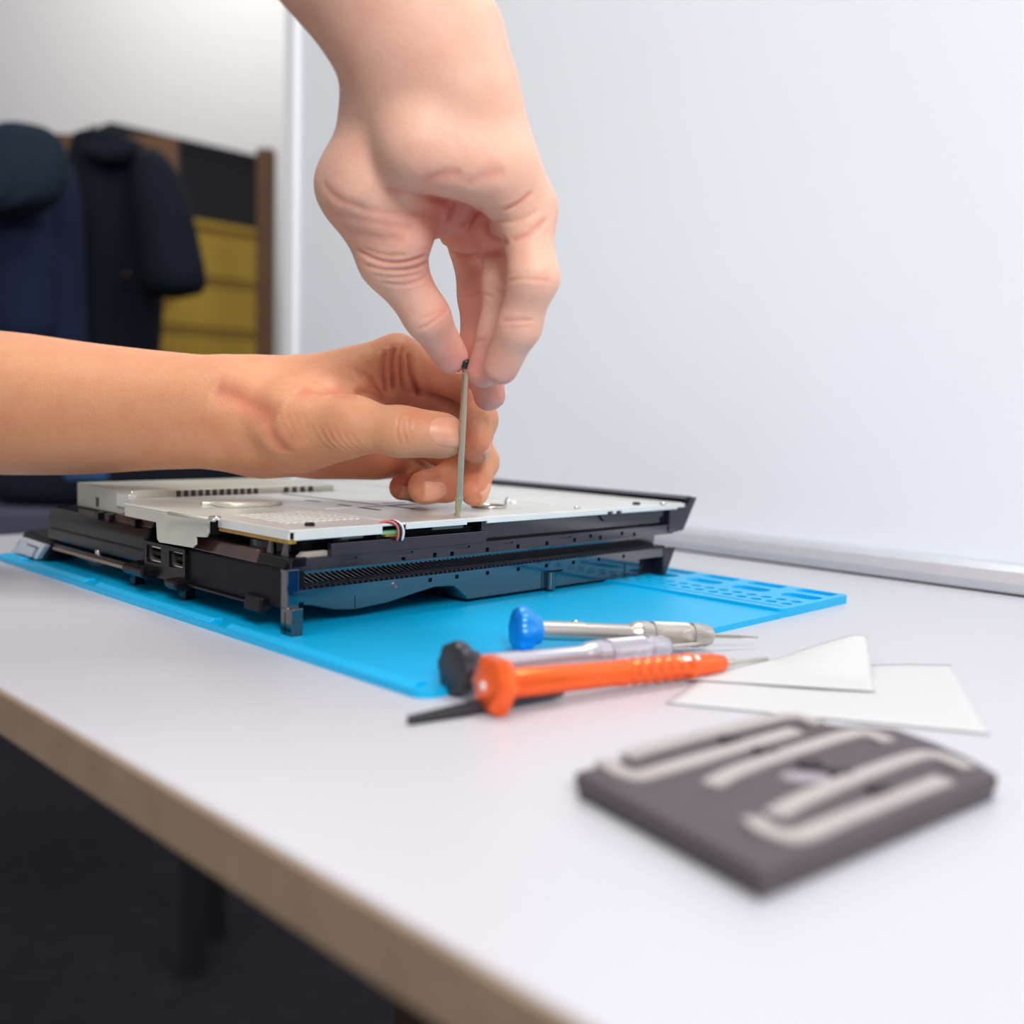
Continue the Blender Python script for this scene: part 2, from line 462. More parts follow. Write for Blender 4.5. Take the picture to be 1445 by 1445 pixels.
def strip(pts, wid, z0, z1, name, mt):
    """flat band with rounded ends along a polyline (mm, plate frame), corners smoothed"""
    P = [Vector((*toP(q), 0)) for q in pts]
    for _ in range(3):
        Q = [P[0]]
        for a, b in zip(P[:-1], P[1:]):
            Q += [a * .75 + b * .25, a * .25 + b * .75]
        Q.append(P[-1]); P = Q
    l, r = [], []
    for i, p in enumerate(P):
        t = (P[min(i + 1, len(P) - 1)] - P[max(i - 1, 0)]).normalized(); n_ = Vector((-t.y, t.x, 0)) * wid / 2
        l.append(p + n_); r.append(p - n_)
    vs = [(q.x, q.y, z) for z in (z0, z1) for q in l + r]; n = len(P); fs = []
    for i in range(n - 1):
        fs += [(2 * n + i, 2 * n + i + 1, 3 * n + i + 1, 3 * n + i), (i, n + i, n + i + 1, i + 1), (i, i + 1, 2 * n + i + 1, 2 * n + i), (n + i, 3 * n + i, 3 * n + i + 1, n + i + 1)]
    fs += [(0, 2 * n, 3 * n, n), (n - 1, 2 * n - 1, 4 * n - 1, 3 * n - 1)]
    return MB().add(vs, fs).build(name, mt, tp, bevel=.0005)


for pts in ([(228, 196), (300, 170), (690, 74), (750, 70), (815, 96)],
            [(160, 208), (190, 240), (255, 262), (330, 240), (745, 118)],
            [(485, 285), (560, 240), (900, 128), (960, 122), (1030, 150)],
            [(680, 378), (770, 325), (1110, 192), (1180, 192), (1275, 232)],
            [(610, 388), (650, 425), (745, 452), (860, 400), (1200, 268)]):
    strip(pts, 5.6, PZ * 1000 - .3, PZ * 1000 + 1.1, 'strip', M_STRIP)
for q in ((545, 146), (652, 180), (790, 220), (880, 246), (1005, 297)):  # dark raised blocks stand in for the shade inside small recesses
    x, y = toP(q); MB().box(x - 3.2, x + 3.2, y - 2.3, y + 2.3, PZ * 1000 - .2, PZ * 1000 + 1.3).build('pad', M_PIT, tp, bevel=.0004)
x, y = toP((775, 258)); MB().prism([(x + 7 * math.cos(a * .524), y + 4 * math.sin(a * .524)) for a in range(12)], PZ * 1000 - .2, PZ * 1000 + .6, 'z').build('label_patch', mat('mauve_grey', rgb(150, 140, 148), .5), tp, bevel=.0003)

# ================================================================== GAME CONSOLE, opened, standing on the mat
def toL(u, v, z=.049):
    p = onz(u, v, z) - O
    return (p.dot(BD) * 1000, p.dot(AD) * 1000)


con = tag(empty('game_console', (O.x, O.y, 0), ANG), 'opened black game console with bare metal shield on the blue mat', 'console')
# -- lower shell
low = MB().prism([(8, 16.5), (8, 14), (20, 12.4), (32, 9.2), (44, 7.8), (64, 9), (82, 12), (93, 13.6), (106, 12.8), (116, 4.8), (262, 4.8), (270, 16.5)], 9, 250, 'y').build('lower_shell', M_BLKG, con, bevel=.0006)
cut(low, MB().box(171.2, 172, 8, 9.8, 2, 14).box(43.5, 44.0, 8, 9.5, 2, 14.6).prism([(190, 5.6), (246, 5.6), (246, 13), (190, 13)], 8.4, 9.5, 'y'))
ledge = MB().box(3, 280, 0, 14, 16.6, 22).build('lower_ledge', M_BLKG, con)
cu = MB()
for x, y in ((35, 640), (232, 612), (410, 588), (583, 565), (745, 545), (903, 527), (-160, 668), (-330, 692)):
    u, v = 680 + x * .22145, 670 + y * .22145
    d = ray(u, v); tt = (0 - (Vector((0, 0, CH)) - O).dot(AD)) / d.dot(AD); p = Vector((0, 0, CH)) + d * tt - O
    s_ = p.dot(BD) * 1000; cu.box(s_ - 1.2, s_ + 1.2, -1, 2, 18.6, 20.6)
cut(ledge, cu)
rb = MB()
for k in range(88):
    x = 8 + k * 3.05
    rb.prism([(x, 21.8), (x + 1.3, 21.8), (x + 1.0, 23.0), (x + .3, 23.0)], .8, 11, 'y')
rb.build('vent_ribs', M_BLK, con)['kind'] = 'stuff'
MB().box(3, 10, 9, 250, 13.6, 22).build('front_ledge', M_BLKM, con, bevel=.0005)
MB().prism([(258, 4.8), (275, 4.8), (284.5, 21.5), (268, 21.5)], 8.6, 252, 'y').build('rear_wall_lower', M_BLK, con, bevel=.0006)
MB().prism([(271.6, 4.8), (275.2, 4.8), (284.5, 21.5), (271.6, 21.5)], -.4, 8.7, 'y').build('rear_cheek', M_BLK, con, bevel=.0005)
MB().lathe([(4.6, 3.2), (15.5, 3.2)], 24).build('latch_post', M_BLKG, con).matrix_local = Matrix.Translation((.178, .0085, 0)) @ Matrix.Rotation(math.radians(-90), 4, 'Y')
MB().box(174, 184, 4, 10, 14.4, 16.8).build('latch_cap', M_BLKM, con, bevel=.0006)
# -- neck between the two halves
MB().prism([(11.5, 21.5), (10.5, 30.6), (254, 30.6), (250, 21.5)], 9, 277, 'x').build('neck', M_BLKG, con, bevel=.0004)
# -- upper shell: band with square holes, panel, set-back panel, rear wall, top lip
band = MB().box(3, 281, 0, 13, 30.2, 36).build('upper_band', M_BLK, con)
cu = MB()
for x, y in ((35, 478), (230, 458), (415, 438), (590, 417), (693, 391), (755, 401), (893, 374), (972, 380), (1185, 345), (-190, 505), (-300, 512), (-500, 540)):
    u, v = 680 + x * .22145, 670 + y * .22145
    d = ray(u, v); tt = (0 - (Vector((0, 0, CH)) - O).dot(AD)) / d.dot(AD); p = Vector((0, 0, CH)) + d * tt - O
    s_, z_ = p.dot(BD) * 1000, p.z * 1000; cu.box(s_ - 1.2, s_ + 1.2, -1, 2.4, z_ - 1, z_ + 1.2)
for s_ in (33, 66, 103, 134, 180):
    cu.box(s_ - 5, s_ + 5, -1, .7, 33.7, 34.7)
cut(band, cu)
MB().box(3, 11, 0, 3, 32, 36.4).build('corner_block', M_BLKF, con, bevel=.0004)
MB().box(23, 119, -.8, 2.2, 35.6, 41.6).build('side_panel', M_BLK, con, bevel=.0003)
MB().box(119, 286, 3.4, 7, 36.9, 46.4).build('side_panel_recessed', M_BLK, con, bevel=.0003)
MB().box(119, 250, 2.2, 3.6, 36.0, 36.9).build('side_groove', M_BLKM, con)
MB().prism([(210, 46.4), (288, 46.4), (288, 41), (216, 41)], 2.2, 4, 'y').build('side_step', M_BLK, con, bevel=.0003)
MB().prism([(276, 30.4), (291.5, 31.6), (305, 52.2), (300, 52.2), (293, 46.2), (276, 46.2)], -.6, 256, 'y').build('rear_wall_upper', M_BLK, con, bevel=.0005)
MB().prism([(296, 49.5), (305, 52.2), (300.5, 52.9), (295, 51.4)], 2, 256, 'y').build('rear_lip', M_BLK, con, bevel=.0004)
MB().box(14, 280, 8, 250, 30.4, 43.5).build('inner_core', M_BLKM, con)
# -- corner foot and smaller feet
MB().box(.6, 6.6, -.6, 5, 14.4, 31.6).build('corner_post', M_BLKG, con, bevel=.0004)
ft = MB().box(.4, 6.2, -4.6, 4.2, 3.0, 15).build('corner_foot', M_BLKG, con, bevel=.0004)
cut(ft, MB().box(-1, 1.2, .2, .9, 2, 13))
for a, b, z in ((101, 107.5, 13.5), (157.5, 163.5, 13)):
    MB().box(6, 12, a, b, 3.0, z).build('foot', M_BLK, con, bevel=.0004)
MB().box(262, 272, 236, 246, 4.7, 8).build('foot', M_BLK, con, bevel=.0004)
# -- front face with the two ports
MB().prism([(.6, 14), (.6, 30.6), (3, 32.2), (12, 32.2), (12, 14)], 3.2, 88, 'y').build('front_panel', M_BLKM, con, bevel=.0006)
MB().prism([(1.4, 31.4), (3.4, 37.4), (13, 37.4), (13, 31.4)], 26, 86, 'y').build('front_rail', M_BRN, con, bevel=.0005)
MB().prism([(1.6, 31.6), (3.2, 36.2), (10, 36.2), (10, 31.6)], 3.2, 26, 'y').build('front_rail_end', M_BLKF, con, bevel=.0005)
for a in (9, 21):
    MB().prism([(a, 32), (a + 6, 32), (a + 1.4, 43.2), (a + .4, 43.2)], 6.2, 7.4, 'x').build('rib', mat('grey_rib', rgb(120, 112, 112), .4), con)
usb = MB().box(-1, 9, 87.4, 131, 13.2, 30.8).build('port_panel', M_BLKF, con)
cut(usb, MB().box(-2, 8, 112.6, 128.4, 20.2, 29.2).box(-2, 8, 89.6, 103.8, 20.4, 28.6))
for a, b in ((112.6, 128.4), (89.6, 103.8)):
    pt = MB().box(.6, 7.8, a + .2, b - .2, 20.6, 21.4).box(.6, 7.8, a + .2, b - .2, 27.8, 28.5).box(.6, 7.8, a + .2, a + .9, 20.6, 28.4).box(.6, 7.8, b - .9, b - .2, 20.6, 28.4).build('usb_shell', M_STEEL, con)
    MB().box(1.0, 7.5, a + 3, b - 3, 24.2, 26).build('usb_tongue', M_BLKM, pt)
MB().prism([(2, 16), (-.4, 19), (-.4, 32.5), (3, 37), (14, 38.2), (60, 38.2), (60, 16)], 131, 262, 'y').build('front_bay', M_BLKF, con, bevel=.0016, seg=3)
MB().box(-.9, .2, 131, 256, 24.8, 25.8).build('bay_seam', M_BLKM, con)
MB().prism([(3, 36.8), (14, 38.0), (14, 41.5), (5, 40.4)], 131, 176, 'y').build('bay_shelf', M_BRN, con, bevel=.0005)
for a in (146, 178, 192):
    MB().box(1, 5, a, a + 5, 36.5, 40.2).build('clip_hook', M_BLKF, con, bevel=.0004)
MB().box(-1.2, 6, 146, 252, 12.4, 14.2).build('tan_rail', M_TAN, con, bevel=.0003)
MB().box(-.6, 10, 131, 252, 14, 16.4).build('bay_sill', M_BLKF, con, bevel=.0004)
for a, b, z0, z1 in ((122, 145, 11.6, 17.4), (86, 98, 10.2, 15.6)):
    MB().prism([(-7, z1), (3, z1 + .6), (3, z0), (-4, z0), (-7, z0 + 2.2)], a, b, 'y').build('boss', M_BLKF, con, bevel=.0013, seg=3)
MB().prism([(-3, 10.5), (1, 10), (6, 13), (6, 18), (-2, 17.5)], 16, 30, 'y').build('boss', M_BLKF, con, bevel=.001)
MB().box(-1.6, 1, 30, 88, 13, 14.4).build('front_lip', M_BLKF, con, bevel=.0004)
MB().box(-.2, 6, 190, 194, 12, 19).build('pin', M_STEEL, con, bevel=.0006)
# -- grey bracket at the far end of the front
MB().prism([(252, 17), (292, 20.4), (299, 18.5), (315, 4.8), (262, 4.8)], -1, 26, 'x').build('bracket_back', M_BLKM, con, bevel=.0015)
brk = MB().prism([(256, 14.6), (296, 15.4), (312, 4.8), (270, 4.8)], -4, -.8, 'x').build('bracket', mat('grey_bracket', rgb(214, 214, 218), .45, .0), con)
cut(brk, MB().prism([(266, 12.4), (288, 13), (287, 11.6), (272, 11.2), (281, 3), (277, 3)], -6, 2, 'x').prism([(297, 13), (299, 13), (304, 8), (302, 8)], -6, -2.5, 'x'))
# -- metal shield
sh = MB().prism([(1, -1.4), (289, -1.4), (289, 2), (294, 3), (294, 250), (152, 250), (152, 172), (10, 172), (-3, 150), (-3, 62), (1, 59)], 47.6, 49, 'z').build('shield_top', M_PLATE, con, bevel=.0005)
MB().box(3.2, 51, -1.9, -.9, 44.2, 48.9).build('shield_flange', M_PLATE, con, bevel=.0003)
fl = MB().box(65, 290, -1.9, -.9, 45.6, 48.9).build('shield_flange', M_PLATE, con, bevel=.0003)
cut(fl, MB().box(104, 118, -3, 1, 45, 46.9).box(214, 219, -3, 1, 45, 47.2).box(222, 227, -3, 1, 45, 47.2).box(282, 291, -3, 1, 45, 46.6))
MB().box(28, 40, -1.5, -.4, 43.2, 44.6).build('flange_tab', M_DARKMET, con)
MB().box(82, 102, -1.3, -.2, 44.2, 45.8).build('flange_tab', M_DARKMET, con)
MB().prism([(148, 47.6), (148, 42.2), (112.5, 42), (111.5, 33.5), (109, 32.2), (75, 33.2), (72, 35), (72, 38.8), (62, 39.6), (60, 42), (60, 47.6)], -3.6, -2.4, 'x').build('front_flange', M_PLATE2, con, bevel=.0003)
MB().box(1.2, 5, -.6, 58.5, 42.8, 44.6).build('board_edge', M_PCB, con)
MB().box(.8, 1.8, -.6, 58.5, 44.6, 47.8).build('shield_front_edge', M_PLATE, con)
MB().prism([(8, 36), (24, 36), (23, 38.2), (11, 38.2)], 2.4, 5, 'y').build('pale_chip', mat('pale_chip', rgb(168, 158, 148), .6), con)
for a, b, mt_ in ((30, 36, M_PCB), (52, 58, M_PCB), (60, 68, M_TAN)):
    MB().box(a, b, 4, 8, 37, 44.5).build('core_post', mt_ if a > 55 else M_DARKMET, con)
MB().lathe([(36, 24), (40.8, 24), (41, 22)], 40).build('blower_wheel', M_BLK, con).matrix_local = Matrix.Translation((.03, .033, 0)) @ Matrix.Rotation(math.radians(-90), 4, 'Y')
MB().box(52, 66, .2, 6, 43.6, 45.2).build('green_board', M_GREEN, con)
MB().box(54, 65, -.4, 5, 42.6, 43.7).build('board_edge', M_PCB, con)
# raised welt, fold line, louvres and dark strips painting groove shade on the shield
wlt = [toL(285, 713), toL(300, 712), toL(312, 716), toL(330, 717), toL(378, 715), toL(396, 712)]
MB().tube([(a, b, 49.6 + (.9 if 1 < i < 5 else .2)) for i, (a, b) in enumerate(wlt)], [1.1, 1.5, 1.9, 1.9, 1.9, 1.2], 10).build('welt', M_PLATE2, con, smooth=True)
a, b = toL(238, 724), toL(303, 734)
MB().tube([(a[0], a[1], 49), (b[0], b[1], 49)], .9, 8).build('fold_line', M_PLATE2, con, smooth=True)
lv = MB()
for i in range(7):
    for j in range(11):
        s_ = 14 + j * 3.9 + (i % 2) * 1.3; t_ = 22 + i * 6.6
        lv.prism([(s_, 48.9), (s_ + 2.6, 48.9), (s_ + 2.2, 49.35), (s_ + .4, 49.35)], t_, t_ + 4.6, 'y')
lv.build('louvres', M_PLATE, con)['kind'] = 'stuff'
for (p, q, wd) in (((398, 697), (585, 718), 1.1), ((478, 712), (536, 720), 1.3), ((432, 706), (452, 708), 1.2), ((540, 710), (572, 709), 1.0), ((400, 690), (452, 694), 1.6), ((690, 683), (712, 686), 1.2)):
    a, b = Vector((*toL(*p), 0)), Vector((*toL(*q), 0)); n_ = (b - a).normalized(); n_ = Vector((-n_.y, n_.x, 0)) * wd
    MB().prism([tuple(v[:2]) for v in (a + n_, b + n_, b - n_, a - n_)], 48.6, 49.12, 'z').build('groove_shade', M_DARKMET, con)
MB().prism(rrect(60, 64, 2, 92, 1.8, 3), 48.8, 49.5, 'z').build('pressed_rib', M_PLATE, con, bevel=.0003)
MB().prism(rrect(70, 160, 70, 74, 1.8, 3), 48.8, 49.5, 'z').build('pressed_rib', M_PLATE, con, bevel=.0003)
MB().prism(rrect(200, 204, 30, 210, 1.8, 3), 48.8, 49.5, 'z').build('pressed_rib', M_PLATE, con, bevel=.0003)


def screw(s_, t_, mt_, r=2.2, z=49., parent=con):
    o = MB().lathe([(0, r), (1.0, r), (1.5, r * .8), (1.55, .3), (1.0, .2)], 20).build('screw', mt_, parent)
    o.matrix_local = Matrix.Translation((s_ * .001, t_ * .001, z * .001)) @ Matrix.Rotation(math.radians(-90), 4, 'Y')
    auto_smooth(o)
    return o


screw(*toL(437, 742), M_SCREWB, 2.3); screw(*toL(303, 733), M_CHROME, 3.0); screw(*toL(815, 718), M_CHROME, 2.0)
screw(*toL(935, 712), M_CHROME, 2.2); screw(*toL(647, 727), M_CHROME, 2.4, 48.7); screw(*toL(898, 712), M_SCREWB, 2.4)
a = toL(690, 716)
MB().tube([(a[0] + 9.5 * math.cos(q * math.pi / 14), a[1] + 9.5 * math.sin(q * math.pi / 14), 49.7) for q in range(28)], .75, 8, True).build('wire_ring', M_STEEL, con, smooth=True)
b = toL(716, 708)
MB().tube([(a[0] + 7, a[1] - 6, 49.8), ((a[0] + b[0]) / 2 + 4, (a[1] + b[1]) / 2 - 2, 52), (b[0], b[1], 51.5)], .45, 6).build('wire_end', mat('green_wire', rgb(70, 110, 80), .4), con, smooth=True)
for u, v in ((716, 708), (724, 710)):
    a = toL(u, v); screw(a[0], a[1], M_WWHT, 2.0, 49)
# coloured wires looping out of the shield edge
for i, mt_ in enumerate((M_WRED, M_WBLK, M_WWHT)):
    o_ = i * 1.5
    MB().tube([(52 + o_, 3, 48.5), (54 + o_, 0, 50.1), (56.5 + o_, -2.6, 50.0), (58.5 + o_, -4.0, 47.5), (59.3 + o_, -3.4, 43.6), (59.4 + o_, -1.8, 40)], .75, 8).build('wire', mt_, con, smooth=True, sub=1)
# -- power supply box with dark blocks painting the shade of openings along its side
MB().box(13, 150, 176, 250, 38.4, 53).build('power_supply', M_PLATE2, con, bevel=.0008)
MB().box(11.6, 16, 175.6, 192, 43, 51).build('supply_tab', M_PLATE, con, bevel=.0005)
for k in range(12):
    MB().box(40 + k * 4.6, 42.4 + k * 4.6, 175.4, 178, 47, 52.2).build('slot_shade', M_DARKMET, con)
for k in range(4):
    MB().box(112 + k * 6, 115 + k * 6, 175.4, 178, 47, 52.2).build('slot_shade', M_DARKMET, con)
MB().box(12.6, 15, 219, 222, 40.5, 46).build('slot_shade', M_DARKMET, con)


# ================================================================== BACKGROUND, left of the whiteboard
def garment(name, outline, depth, thick, mt_, label, folds=9, seed=1, extra=()):
    """outline rows (v, u_left, u_right) in photograph pixels at the garment's distance; a hollow hanging cloth body with folds"""
    rnd = random.Random(seed); ph = [rnd.uniform(0, 6.28) for _ in range(4)]
    root = tag(empty(name), label, 'coat', 'garments on the coat rail')
    rows = []
    for v, ul, ur in outline:
        a, b = PX(ul, v, depth), PX(ur, v, depth); rows.append((a, b))
    root.location = Vector(((rows[0][0].x + rows[0][1].x) / 2, depth, rows[-1][0].z))
    vs, fs = [], []; N = 56
    for j, (a, b) in enumerate(rows):
        c = (a + b) / 2; hw = (b - a).length / 2; g = .3 + .7 * j / (len(rows) - 1)
        for k in range(N):
            an = 2 * math.pi * k / N
            f = 1 + .10 * g * math.sin(folds * an + ph[0] + j * .25) + .05 * g * math.sin(2.3 * folds * an + ph[1])
            vs.append(tuple(c + Vector((math.cos(an) * hw, math.sin(an) * thick * f, 0)) - root.location))
    n = len(rows)
    for j in range(n - 1):
        for k in range(N):
            q = (k + 1) % N; fs.append((j * N + k, j * N + q, (j + 1) * N + q, (j + 1) * N + k))
    fs.append(tuple(range(N))); fs.append(tuple(range((n - 1) * N, n * N))[::-1])
    MB(1).add(vs, fs).build('body', mt_, root, smooth=True, sub=1)
    for nm, pts, r, m2 in extra:
        MB(1).tube([PX(u, v, d) - root.location for u, v, d in pts], r, 16).build(nm, m2, root, smooth=True, sub=1)
    return root


GD = 2.0
garment('jacket', [(196, 120, 190), (206, 108, 214), (240, 100, 226), (330, 96, 232), (440, 100, 226), (520, 104, 220), (620, 106, 216), (720, 108, 214)], GD, .10, M_INK,
        'ink black jacket with a loose sleeve in front of the ochre cabinet', 7, 2,
        [('sleeve', [(206, 214, GD - .06), (222, 260, GD - .10), (236, 330, GD - .12), (244, 380, GD - .12), (249, 424, GD - .12)], [.03, .05, .056, .058, .062], M_INK),
         ('collar', [(112, 206, GD - .1), (150, 226, GD - .13), (196, 208, GD - .1)], .018, M_INK),
         ('button', [(178, 388, GD - .135), (178, 392, GD - .138)], .011, M_BRN)])
garment('jacket', [(186, -80, 40), (200, -120, 90), (260, -140, 112), (360, -146, 118), (500, -150, 120), (640, -150, 122), (714, -150, 122)], GD - .26, .10, M_NAVY,
        'blue navy coat at the photo\'s left edge', 8, 5,
        [('sleeve', [(20, 210, GD - .36), (28, 300, GD - .38), (34, 420, GD - .38), (38, 500, GD - .37)], [.04, .05, .05, .047], M_NAVY)])
sc_ = garment('scarf', [(176, 0, 70), (200, -30, 92), (250, -50, 100), (285, -50, 84), (300, -50, 40), (306, -50, 0)], GD - .47, .045, M_SLATE,
              'dark slate scarf draped over the navy coat', 5, 9)
sc_['category'] = 'scarf'
# coat rail with hooks
rail = tag(empty('coat_rail', PX(60, 190, GD + .22)), 'brown wooden coat rail board behind the hanging garments', 'coat rail')
a, b = PX(-420, 176, GD + .22) - rail.location, PX(251, 300, GD + .22) - rail.location
MB(1).box(a.x, b.x, -.012, .012, b.z, a.z).build('board', M_WOOD, rail, bevel=.003)
for u in (-200, -30, 150):
    p = PX(u, 196, GD + .2) - rail.location
    MB(1).tube([p + Vector((0, 0, 0)), p + Vector((0, -.06, -.005)), p + Vector((0, -.075, .02))], .006, 8).build('hook', M_STEEL, rail, smooth=True)
# ochre drawer cabinet, its face running away to the right
cb = PX(372, 560, 3.1); cab = tag(empty('drawer_cabinet', (cb.x, cb.y, -.73), ANG), 'ochre yellow drawer cabinet behind the jacket', 'cabinet')
ztop = (PX(365, 325, 3.1).z + .73) * 1000
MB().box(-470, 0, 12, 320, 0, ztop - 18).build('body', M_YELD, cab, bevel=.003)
MB().box(-480, 6, -2, 325, ztop - 18, ztop).build('top', M_YEL, cab, bevel=.003)
zz = ztop - 40; k = 0
while zz > 150:
    h = 118
    dr = MB().box(-462, -8, -6, 12, zz - h, zz).build('drawer', M_YEL, cab, bevel=.003)
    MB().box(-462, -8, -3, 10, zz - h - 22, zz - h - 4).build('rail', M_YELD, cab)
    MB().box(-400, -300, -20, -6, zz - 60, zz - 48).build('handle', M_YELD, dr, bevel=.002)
    zz -= h + 26
# black box standing on the cabinet
bx = cb + BD * -.2 + AD * .16; bx.z = ztop / 1000 - .73
bxr = tag(empty('storage_box', bx, ANG), 'black storage box standing on the ochre cabinet', 'box')
MB().box(-250, 199, -130, 130, 0, 205).build('box_body', M_DBOX, bxr, bevel=.003)
MB().box(-254, 204, -134, 134, 190, 220).build('box_lid', M_DBOX, bxr, bevel=.003)
# brown post beside the whiteboard
po = PX(374, 560, 2.6)
post = MB(1).box(-.02, .02, -.02, .02, 0, 2.1).build('door_post', M_WOOD, None, bevel=.002); post.location = (po.x, po.y, -.73)
post.scale = (1, 1, .7)
tag(post, 'narrow brown wooden post beside the whiteboard edge', 'post')
# grey bench and a dark bag on it
bn = PX(-40, 712, 1.42); bench = tag(empty('bench', (bn.x, bn.y, -.73)), 'violet grey upholstered bench beyond the far desk end', 'bench')
hz = (bn.z + .73) * 1000
MB().box(-420, 330, -40, 160, hz - 90, hz).build('cushion', M_GREY, bench, bevel=.012, seg=4)
MB().box(-410, 320, -20, 150, hz - 130, hz - 88).build('seat_frame', M_LEGM, bench, bevel=.003)
for x in (-390, 290):
    for y in (0, 110):
        MB().box(x, x + 30, y, y + 30, 0, hz - 128).build('leg', M_LEGM, bench)
bgp = PX(200, 712, 1.47); bag = tag(empty('holdall_bag', (bgp.x, bgp.y, bn.z)), 'dark blue holdall bag standing on the grey bench', 'bag')
vs, fs = [], []
MB().prism([(-190, 0), (160, 0), (175, 40), (165, 95), (120, 130), (-150, 130), (-200, 90), (-205, 40)], -70, 90, 'y').build('bag_body', M_INK, bag, bevel=.03, seg=4)
MB().tube([(-90, -60, 120), (-70, -40, 190), (40, -40, 190), (60, -60, 120)], 9, 8).build('handle', M_NAVY, bag, smooth=True, sub=1)
MB().box(-80, -20, -74, -68, 40, 90).build('patch', mat('blue_patch', rgb(36, 74, 118), .8), bag, bevel=.002)


# ================================================================== THE SCREWDRIVER IN THE HANDS
SD_TIP = onz(646.5, 727, .0500)
SD_TOP = PX(657.5, 508, .488)
sd = empty('precision_screwdriver', SD_TIP)
sd.rotation_euler = (SD_TOP - SD_TIP).to_track_quat('X', 'Z').to_euler()
tag(sd, 'thin steel screwdriver held upright between the fingers on the metal shield', 'screwdriver', 'precision screwdrivers')
LS = (SD_TOP - SD_TIP).length * 1000
auto_smooth(MB().lathe([(0, .7), (.5, 1.5), (6.5, 1.75), (9.5, 2.15), (10.2, 2.2), (10.4, 1.5), (10.6, 1.0)], 8).build('bit', mat('gilded_steel', rgb(206, 188, 150), .36, .8), sd), .4)
auto_smooth(MB().lathe([(10, 1.2), (10.2, 1.75), (LS - 4, 1.55), (LS - 3.6, 1)], 24).build('shaft', mat('warm_steel', rgb(190, 172, 146), .3, .65), sd))
auto_smooth(MB().lathe([(LS - 4, 1.4), (LS - 3.6, 2.3), (LS - 2.6, 2.6), (LS - .6, 2.6), (LS, 2.2), (LS + .2, .8)], 24).build('cap', M_BLACKCAP, sd))


# ================================================================== THE PERSON'S ARMS: one continuous skin each, grown from bones
VOX = .00095


def smin(a, b, k):
    h = np.clip(.5 + .5 * (b - a) / k, 0, 1)
    return b + (a - b) * h - k * h * (1 - h)


class Field:
    def __init__(self, lo, hi):
        self.lo = np.array(lo, np.float32)
        self.n = np.ceil((np.array(hi) - self.lo) / VOX).astype(int) + 1
        self.ax = [self.lo[i] + VOX * np.arange(self.n[i], dtype=np.float32) for i in range(3)]

    def blank(self):
        return np.full(self.n, .03, np.float32)

    def sub(self, a, b, r, pad=.016):
        lo = np.minimum(a, b) - r - pad; hi = np.maximum(a, b) + r + pad
        i0 = np.clip(np.floor((lo - self.lo) / VOX).astype(int), 0, self.n - 1); i1 = np.clip(np.ceil((hi - self.lo) / VOX).astype(int) + 1, 1, self.n)
        return tuple(slice(int(i0[i]), int(i1[i])) for i in range(3))

    def seg(self, G, a, b, ra, rb, k, flat=None):
        """smooth union of a tapered capsule; flat = (axis, factor): squeezed along axis"""
        a = np.array(a, np.float32); b = np.array(b, np.float32)
        sl = self.sub(a, b, max(ra, rb))
        X = self.ax[0][sl[0]][:, None, None] - a[0]; Y = self.ax[1][sl[1]][None, :, None] - a[1]; Z = self.ax[2][sl[2]][None, None, :] - a[2]
        d = b - a; L2 = max(float(d @ d), 1e-10)
        h = np.clip((X * d[0] + Y * d[1] + Z * d[2]) / L2, 0, 1)
        dx, dy, dz = X - h * d[0], Y - h * d[1], Z - h * d[2]
        if flat is not None:
            wv = np.array(flat[0], np.float32); wv /= np.linalg.norm(wv); q = (dx * wv[0] + dy * wv[1] + dz * wv[2]) * (1 / flat[1] - 1)
            dx, dy, dz = dx + q * wv[0], dy + q * wv[1], dz + q * wv[2]
        D = np.sqrt(dx * dx + dy * dy + dz * dz) - (ra + (rb - ra) * h)
        if flat is not None:
            D = D * min(1, (1 + flat[1]) / 2)
        G[sl] = smin(G[sl], D.astype(np.float32), k)


